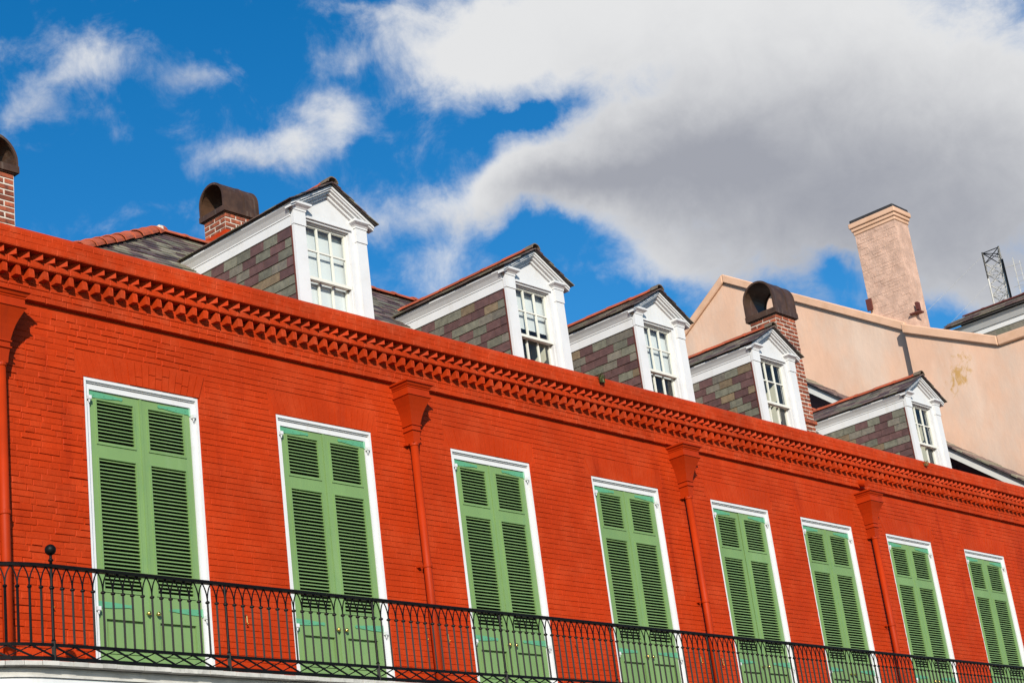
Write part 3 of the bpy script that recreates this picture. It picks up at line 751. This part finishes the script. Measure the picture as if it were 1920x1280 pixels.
sweep([(-.010, 4.583), (-.010, 4.565), (-.016, 4.555), (-.024, 4.530), (-.004, 4.524), (-.004, 4.510), (-.13, 4.510), (-.13, 4.583)], -1.9, SEND, .12, 'moulding', GREYM, BAL)
sweep([(-.022, 4.5095), (-.022, 4.16), (-.13, 4.16), (-.13, 4.5095)], -1.9, SEND, .12, 'fascia', WHITE, BAL)
mb = MB(); mb.box(XL - .1, 29.3, -.87, 0.0, 4.30, 4.57); build(mb, 'soffit', SOFFIT, BAL)
bm_ = MB(); bm_.box(-.0655, .0655, -1.065, -.02, 4.588, 4.622); DBM = bm_.mesh('deck_board', DECK)
x = BX + .068
while x < 29.2:
    link('deck_board', DBM, BAL, (x, rng.uniform(-.006, .006), rng.uniform(-.002, .002))); x += .134
nb = 13
for k in range(nb):
    a0, a1 = k / nb * pi / 2, (k + 1) / nb * pi / 2 - .004
    m = MB(); cx, cy = BX, -1.0 + RAD; ro = RAD + .065 + rng.uniform(-.004, .004); ri = .25
    pts = [(cx - ri * sin(a0), cy - ri * cos(a0)), (cx - ro * sin(a0), cy - ro * cos(a0)), (cx - ro * sin(a1), cy - ro * cos(a1)), (cx - ri * sin(a1), cy - ri * cos(a1))]
    m.prism(pts, 'z', 4.588, 4.622); build(m, 'deck_board', DECK, BAL)

RAIL = thing('balcony_railing', 'black wrought iron balcony railing with pointed arches and crossed lower bars', 'railing', (BX, -1.0, 4.62))
ZTOP, ZLOW, ZBOT = 5.405, 4.762, 4.655
sweep([(-.022, ZTOP - .030), (-.024, ZTOP - .012), (-.014, ZTOP), (.014, ZTOP), (.024, ZTOP - .012), (.022, ZTOP - .030)], -1.8, SEND, .08, 'top_rail', IRON, RAIL)
sweep([(-.013, ZLOW - .011), (-.013, ZLOW + .011), (.013, ZLOW + .011), (.013, ZLOW - .011)], -1.8, SEND, .08, 'lower_rail', IRON, RAIL)
sweep([(-.015, ZBOT - .012), (-.015, ZBOT + .012), (.015, ZBOT + .012), (.015, ZBOT - .012)], -1.8, SEND, .08, 'bottom_rail', IRON, RAIL)
BAY = 1.74; PIT = BAY / 18
def arms(m, zc):
    h = PIT / 2
    for sg in (-1, 1):
        pts = []
        for k in range(7):
            t = k / 6 * radians(62); pts.append((sg * h * (1 - cos(t)) / (1 - cos(radians(62))), 0, zc + (ZTOP - .026 - zc) * sin(t) / sin(radians(62))))
        m.tube(pts, .0062, 5)
m = MB(); zc = 5.215
m.tube([(0, 0, ZLOW), (0, 0, zc)], .0115, 4)
m.tube([(0, 0, zc - .012), (0, 0, zc - .004), (0, 0, zc + .004), (0, 0, zc + .012)], [.013, .020, .020, .011], 6); arms(m, zc)
BALM = m.mesh('baluster', IRON)
m = MB(); m.tube([(0, 0, 4.62), (0, 0, ZLOW + .03)], .021, 4); m.tube([(0, 0, ZLOW + .03), (0, 0, ZLOW + .045), (0, 0, ZTOP - .02)], [.021, .0125, .0115], 8)
m.tube([(0, 0, zc - .014), (0, 0, zc - .005), (0, 0, zc + .005), (0, 0, zc + .014)], [.014, .021, .021, .014], 8); arms(m, zc)
POSTM = m.mesh('post', IRON)
m = MB(); cw = 2 * PIT
for sg, t, yy in ((1, .0075, -.006), (-1, .0045, .006)):
    za, zb = ZBOT + .012, ZLOW - .011
    a = (-sg * cw / 2, zb); b = (sg * cw / 2, za); dx, dz = b[0] - a[0], b[1] - a[1]; ll = hypot(dx, dz); px, pz = -dz / ll * t, dx / ll * t
    m.prism([(a[0] + px, a[1] + pz), (b[0] + px, b[1] + pz), (b[0] - px, b[1] - pz), (a[0] - px, a[1] - pz)], 'y', yy - .0035, yy + .0035)
CROSS = m.mesh('lattice_cross', IRON)
k = -12
while k * PIT < SEND - .1:
    x, y, h = path(k * PIT)
    if k % 18 == 0: link('post', POSTM, RAIL, (x, y, 0), (0, 0, h))
    else: link('baluster', BALM, RAIL, (x, y, 0), (rng.uniform(-.0005, .0005), rng.uniform(-.0005, .0005), h))
    if k % 2 == 0:
        x, y, h = path((k + 1) * PIT); link('lattice_cross', CROSS, RAIL, (x, y, 0), (0, 0, h))
    k += 1
m = MB(); m.lathe([(.012, ZTOP - .01), (.012, ZTOP + .02), (.021, ZTOP + .026), (.021, ZTOP + .036), (.011, ZTOP + .046), (.011, ZTOP + .072), (.022, ZTOP + .080)] + [(.045 * sin(pi * q / 12), ZTOP + .117 - .045 * cos(pi * q / 12)) for q in range(2, 12)] + [(.004, ZTOP + .162)], BX, -1.0, 18)
build(m, 'ball_finial', IRON, RAIL, smooth=True)

# ------------------------------------------------------------------ rain hoppers and downpipes
def downpipe(xp, label, spout=False, dz=0.0):
    T = thing('downpipe', label, 'downpipe', (xp, -.09, ZF), group='red downpipes with hoppers along the facade')
    def sec(hw, yf, zz): return [(xp - hw, yf, zz), (xp + hw, yf, zz), (xp + hw, -.006, zz), (xp - hw, -.006, zz)]
    Z = lambda q: q + dz
    P = [(.205, -.280, 8.090), (.205, -.280, 8.070), (.190, -.265, 8.066), (.178, -.252, 8.040), (.168, -.240, 8.032), (.172, -.244, 8.020), (.165, -.236, 8.016), (.165, -.236, 7.950), (.178, -.252, 7.946), (.178, -.252, 7.932), (.168, -.242, 7.928),
         (.145, -.222, 7.885), (.120, -.200, 7.835), (.098, -.180, 7.780), (.082, -.164, 7.725), (.070, -.152, 7.672), (.064, -.146, 7.645), (.075, -.157, 7.643), (.075, -.157, 7.630), (.062, -.145, 7.626), (.062, -.145, 7.588), (.073, -.156, 7.585), (.073, -.156, 7.572), (.060, -.142, 7.568), (.050, -.135, 7.500), (.046, -.130, 7.44)]
    m = MB(); m.loft([sec(a, b, Z(c)) for a, b, c in P]); build(m, 'hopper_head', REDM, T)
    m = MB(); m.lathe([(.043, ZF - .3), (.043, Z(7.45))], xp, -.086, 18); build(m, 'pipe', REDM, T, smooth=True)
    m = MB()
    for zz in (Z(7.43), 6.1, 4.80): m.lathe([(.048, zz - .018), (.051, zz - .012), (.051, zz + .012), (.048, zz + .018)], xp, -.086, 18); m.box(xp - .085, xp - .05, -.05, .0, zz - .008, zz + .014); m.box(xp + .05, xp + .075, -.05, .0, zz - .008, zz + .014)
    build(m, 'pipe_clip', REDM, T)
    if spout:
        m = MB(); m.tube([(xp - .05, -.02, 8.20), (xp - .06, -.16, 8.15)], .05, 12); build(m, 'spout', REDM, T, smooth=False)
    return T
downpipe(8.355, 'red downpipe and hopper at the left edge of the picture')
downpipe(13.399, 'red downpipe and hopper between the second and third shuttered doors')
downpipe(18.27, 'red downpipe and hopper between the fourth and fifth shuttered doors')
downpipe(22.70, 'red downpipe with round spout above its hopper, farthest right', True, -.06)

# ------------------------------------------------------------------ peach building behind
PB = thing('peach_building', 'peach stuccoed gable wall with tall painted chimney behind the dormers', 'building', (31.0, 3.0, 0.0))
PX = 31.0
prof_back = [(2.93, 0.0), (2.93, 13.33), (6.95, 15.85), (9.6, 14.0), (9.6, 0.0)]
m = MB(); m.prism(prof_back, 'x', PX, PX + .5); build(m, 'gable_wall', PEACH, PB)
m = MB(); m.prism([(-.4, 0.0), (-.4, 12.33), (1.06, 12.33), (2.929, 13.24), (2.929, 0)], 'x', PX - .17, PX + .5); build(m, 'front_wall', PEACHS, PB)
def coping(a, b, x0, x1, th, name='coping'):
    (ya, za), (yb, zb) = a, b
    m = MB(); m.prism([(ya, za), (yb, zb), (yb, zb + th), (ya, za + th)], 'x', x0, x1); return build(m, name, PEACHC, PB, bevel=.02)
coping((2.95, 13.235), (6.95, 15.765), PX - .07, PX + .57, .20)
coping((6.951, 15.765), (9.7, 13.90), PX - .07, PX + .57, .20)
coping((1.06, 12.255), (2.949, 13.17), PX - .24, PX + .57, .20)
coping((-.5, 12.235), (1.059, 12.255), PX - .24, PX + .57, .20)
m = MB(); m.box(PX + .012, PX + .54, 2.72, 3.66, 13.0, 15.62)
CH = build(m, 'painted_chimney', PEACHB, PB)
m = MB(); r = random.Random(4)
zz = 13.5; k = 0
while zz < 15.56:
    y = 2.725 + (.1 if k % 2 else 0)
    while y < 3.60:
        l = min(.205 * r.uniform(.9, 1.1), 3.655 - y)
        g = brick_geo(l - .006, .060, r.uniform(.0005, .006), .003, .0025, r)
        if r.random() < .8: m.add([(PX + .012 + p[1], y + l / 2 - p[0], p[2] + zz) for p in g], BFACES)
        y += l
    zz += .066; k += 1
link('limewashed_bricks', m.mesh('limewashed_bricks', PEACHB, recalc=False), CH, kind='stuff')
m = MB()
for i, (o, z0, z1) in enumerate(((.02, 15.60, 15.675), (.045, 15.676, 15.75), (.075, 15.751, 15.86))):
    m.box(PX + .012 - o, PX + .54 + o, 2.72 - o, 3.66 + o, z0, z1)
build(m, 'corbelled_cap', PEACHC, CH, bevel=.012)
m = MB(); m.box(PX + .012 - .045, PX + .54 + .045, 2.675, 3.705, 15.861, 15.935); build(m, 'dark_capstone', DKSLATE, CH, bevel=.01)
m = MB(); m.box(PX - .02, PX + .08, 2.60, 2.66, 13.60, 13.76); m.box(PX - .06, PX + .10, 2.56, 2.80, 13.53, 13.56); build(m, 'floodlight', RUSTBR, CH)
m = MB(); m.box(PX - .075, PX - .03, 3.56, 3.68, 13.93, 14.17); build(m, 'flashing_patch', RUSTBR, CH)
# dormer of the peach building
DXP = 33.0
m = MB(); m.box(DXP, DXP + 1.4, -.2, 3.0, 11.5, 13.46); PD = build(m, 'dormer_body', SLG, PB)
k = 0
for zz in (13.36, 13.15, 12.94, 12.73):
    y = -.2 + (.15 if k % 2 else 0)
    while y < 2.8:
        link('slate', SLATES['g' if rng.random() < .75 else 'y'], PD, (DXP - .004, y + .16, zz - .105), None, (1, .318 / .216, 0.222 / .130)); y += .32
    k += 1
m = MB(); m.prism([(DXP - .02, 13.36), (DXP - .02, 13.46), (DXP - .05, 13.47), (DXP - .16, 13.62), (DXP + .05, 13.62), (DXP + .05, 13.36)], 'y', -.3, 3.05); build(m, 'eave_board', WHITE, PD)
m = MB(); m.prism([(DXP - .22, 13.63), (DXP - .22, 13.67), (DXP + .7, 14.10), (DXP + 1.62, 13.67), (DXP + 1.62, 13.63), (DXP + .7, 14.06)], 'y', -.45, 3.15); build(m, 'dormer_roof', DKSLATE, PD)
m = MB(); r = random.Random(21); ux, uz = .92 / hypot(.92, .43), .43 / hypot(.92, .43)
for k in range(8):
    s0 = -.02 + k * .124; y = -.47 + (.13 if k % 2 else 0)
    while y < 2.95:
        w = r.uniform(.22, .3)
        def Q(s, lf, yy): return (DXP - .22 + ux * s - uz * lf, yy, 13.67 + uz * s + ux * lf)
        s1 = min(s0 + .2, 1.0)
        m.hexa([Q(s0, .012, y), Q(s0, .012, y + w - .005), Q(s1, .002, y + w - .005), Q(s1, .002, y), Q(s0, .026, y), Q(s0, .026, y + w - .005), Q(s1, .014, y + w - .005), Q(s1, .014, y)]); y += w
link('roof_slates', m.mesh('roof_slates', ROOFSL), PD, kind='stuff')
RTM = tile_mesh(.5, .08, up=.6, mt=RUSTBR); y = -.4
while y < 2.7: link('ridge_tile', RTM, PD, (DXP + .7, y, 14.10), (0, 0, pi / 2)); y += .48

# ------------------------------------------------------------------ brown neighbour with a raking eave
NB = thing('brown_lean_to', 'red-brown boarded gable with pale raking eave between red and peach buildings', 'building', (30.0, 2.5, 0.0))
NX = 30.0
def rz(y): return 9.30 + (y - .81) * .797            # underside line of the rake
m = MB(); m.prism([(.05, 0), (.05, rz(.05) - .1), (5.3, rz(5.3) - .1), (5.3, 0)], 'x', NX, NX + .4); BW = build(m, 'boarded_wall', RUSTBR, NB)
y = .2; m = MB(); m.box(-.014, -.001, -.018, .018, 0, 1); BT = m.mesh('batten', RUSTBR)
while y < 5.2:
    link('batten', BT, BW, (NX, y, 7.5), None, (1, 1, rz(y) - .2 - 7.5)); y += .62
def rake(o0, o1, x0, x1, mt, name):
    m = MB(); ya, yb = -.3, 5.4; m.prism([(ya, rz(ya) + o0), (yb, rz(yb) + o0), (yb, rz(yb) + o1), (ya, rz(ya) + o1)], 'x', x0, x1); return build(m, name, mt, NB)
rake(-.20, -.06, NX - .05, NX - .001, RUSTBR, 'trim_board')
rake(-.06, .0, NX - .30, NX + .4, SOFFIT, 'rake_soffit')
rake(-.0595, .09, NX - .345, NX - .3005, SOFFIT, 'barge_board')
rake(.091, .15, NX - .37, NX + .5, DKSLATE, 'roof_edge')
m = MB(); r = random.Random(31); y = -.3
while y < 5.4:
    w = r.uniform(.06, .12); m.prism([(y, rz(y) + .151), (y + w, rz(y + w) + .151), (y + w, rz(y + w) + .165 + r.uniform(0, .03)), (y, rz(y) + .165 + r.uniform(0, .03))], 'x', NX - .375 - r.uniform(0, .02), NX + .4); y += w + .004
build(m, 'roof_edge_slates', ROOFSL, NB, kind='stuff')

# ------------------------------------------------------------------ radio mast far behind
MA = thing('radio_mast', 'lattice radio mast rising behind the dark roof at the right', 'mast', (70.3, 18.0, 0))
legs = [(70.0, 18.50), (70.0, 17.72), (70.68, 18.1)]
mb = MB(); hiM = 30.0
for (x, y) in legs: mb.tube([(x, y, 0), (x, y, hiM)], .042, 6)
build(mb, 'mast_legs', STEEL, MA)
mb = MB(); mb2 = MB(); zz = 23.0; i = 0
while zz < hiM - .2:
    tgt = mb2 if zz > 29.1 else mb
    for a in range(3):
        p, q = legs[a], legs[(a + 1) % 3]
        tgt.tube([(*p, zz), (*q, zz + .5)], .021, 4); tgt.tube([(*q, zz), (*p, zz + .5)], .021, 4)
        if i % 2 == 0: tgt.tube([(*p, zz), (*q, zz)], .018, 4)
    zz += .5; i += 1
for a in range(3): mb2.tube([(*legs[a], hiM), (*legs[(a + 1) % 3], hiM)], .022, 4)
for (x, y) in legs[:2]: mb2.tube([(x, y, 28.8), (x, y, hiM + .04)], .042, 6)
mb2.tube([(69.95, 17.66, 26), (69.95, 17.66, 29.4)], .045, 5)
build(mb, 'bracing', STEEL, MA); build(mb2, 'dark_top_bracing', IRON, MA)
mb = MB(); mb.tube([(70.1, 17.25, 24), (70.1, 17.25, 29.35)], .022, 5); mb.tube([(70.1, 16.98, 26.8), (70.1, 16.98, 29.1)], .016, 5)
for q in range(9): mb.tube([(70.1, 16.9, 26.9 + q * .26), (70.1, 17.32, 26.9 + q * .26)], .009, 4)
mb.tube([(70.1, 16.7, 28.0), (70.1, 17.5, 28.05)], .012, 4)
for zz in (26.2, 27.6, 29.0): mb.tube([(70.0, 17.72, zz), (70.1, 17.25, zz)], .014, 4)
build(mb, 'side_aerial', STEEL, MA)
mb = MB(); mb.tube([(70, 18.5, 29.9), (66, 30, 22.0)], .006, 4); mb.tube([(70, 18.5, 28.6), (66, 30, 20.2)], .006, 4)
build(mb, 'guy_wire', STEEL, MA)

# ------------------------------------------------------------------ weeds rooted in the cornice
def weed(x, z, n, h, mt, label, seed):
    r = random.Random(seed); m = MB()
    for i in range(n):
        a = r.uniform(0, 2 * pi); lean = r.uniform(.1, .9); hh = h * r.uniform(.4, 1.0); bx, by = r.gauss(0, .02), r.gauss(0, .012)
        w = r.uniform(.003, .007); pts = []
        for t in (0, .5, 1): pts.append((bx + lean * hh * t * t * cos(a), by + lean * hh * t * t * sin(a), hh * t * (1 - .25 * lean * t)))
        px, py = -sin(a) * w, cos(a) * w
        m.add([(pts[0][0] - px, pts[0][1] - py, pts[0][2]), (pts[0][0] + px, pts[0][1] + py, pts[0][2]), (pts[1][0] + px, pts[1][1] + py, pts[1][2]), (pts[1][0] - px, pts[1][1] - py, pts[1][2]), pts[2]], [(0, 1, 2, 3), (3, 2, 4)])
    o = link('weed_tuft', m.mesh('weed_tuft', mt, recalc=False), None, (x, -.25, z - .02)); return tag(o, label, 'weed')
weed(16.63, 8.66, 70, .15, GRASS, 'green weed tuft growing from the cornice between the second and third dormers', 1)
weed(24.4, 8.66, 40, .10, STRAW, 'small dry weed on the cornice below the rightmost dormer', 2)
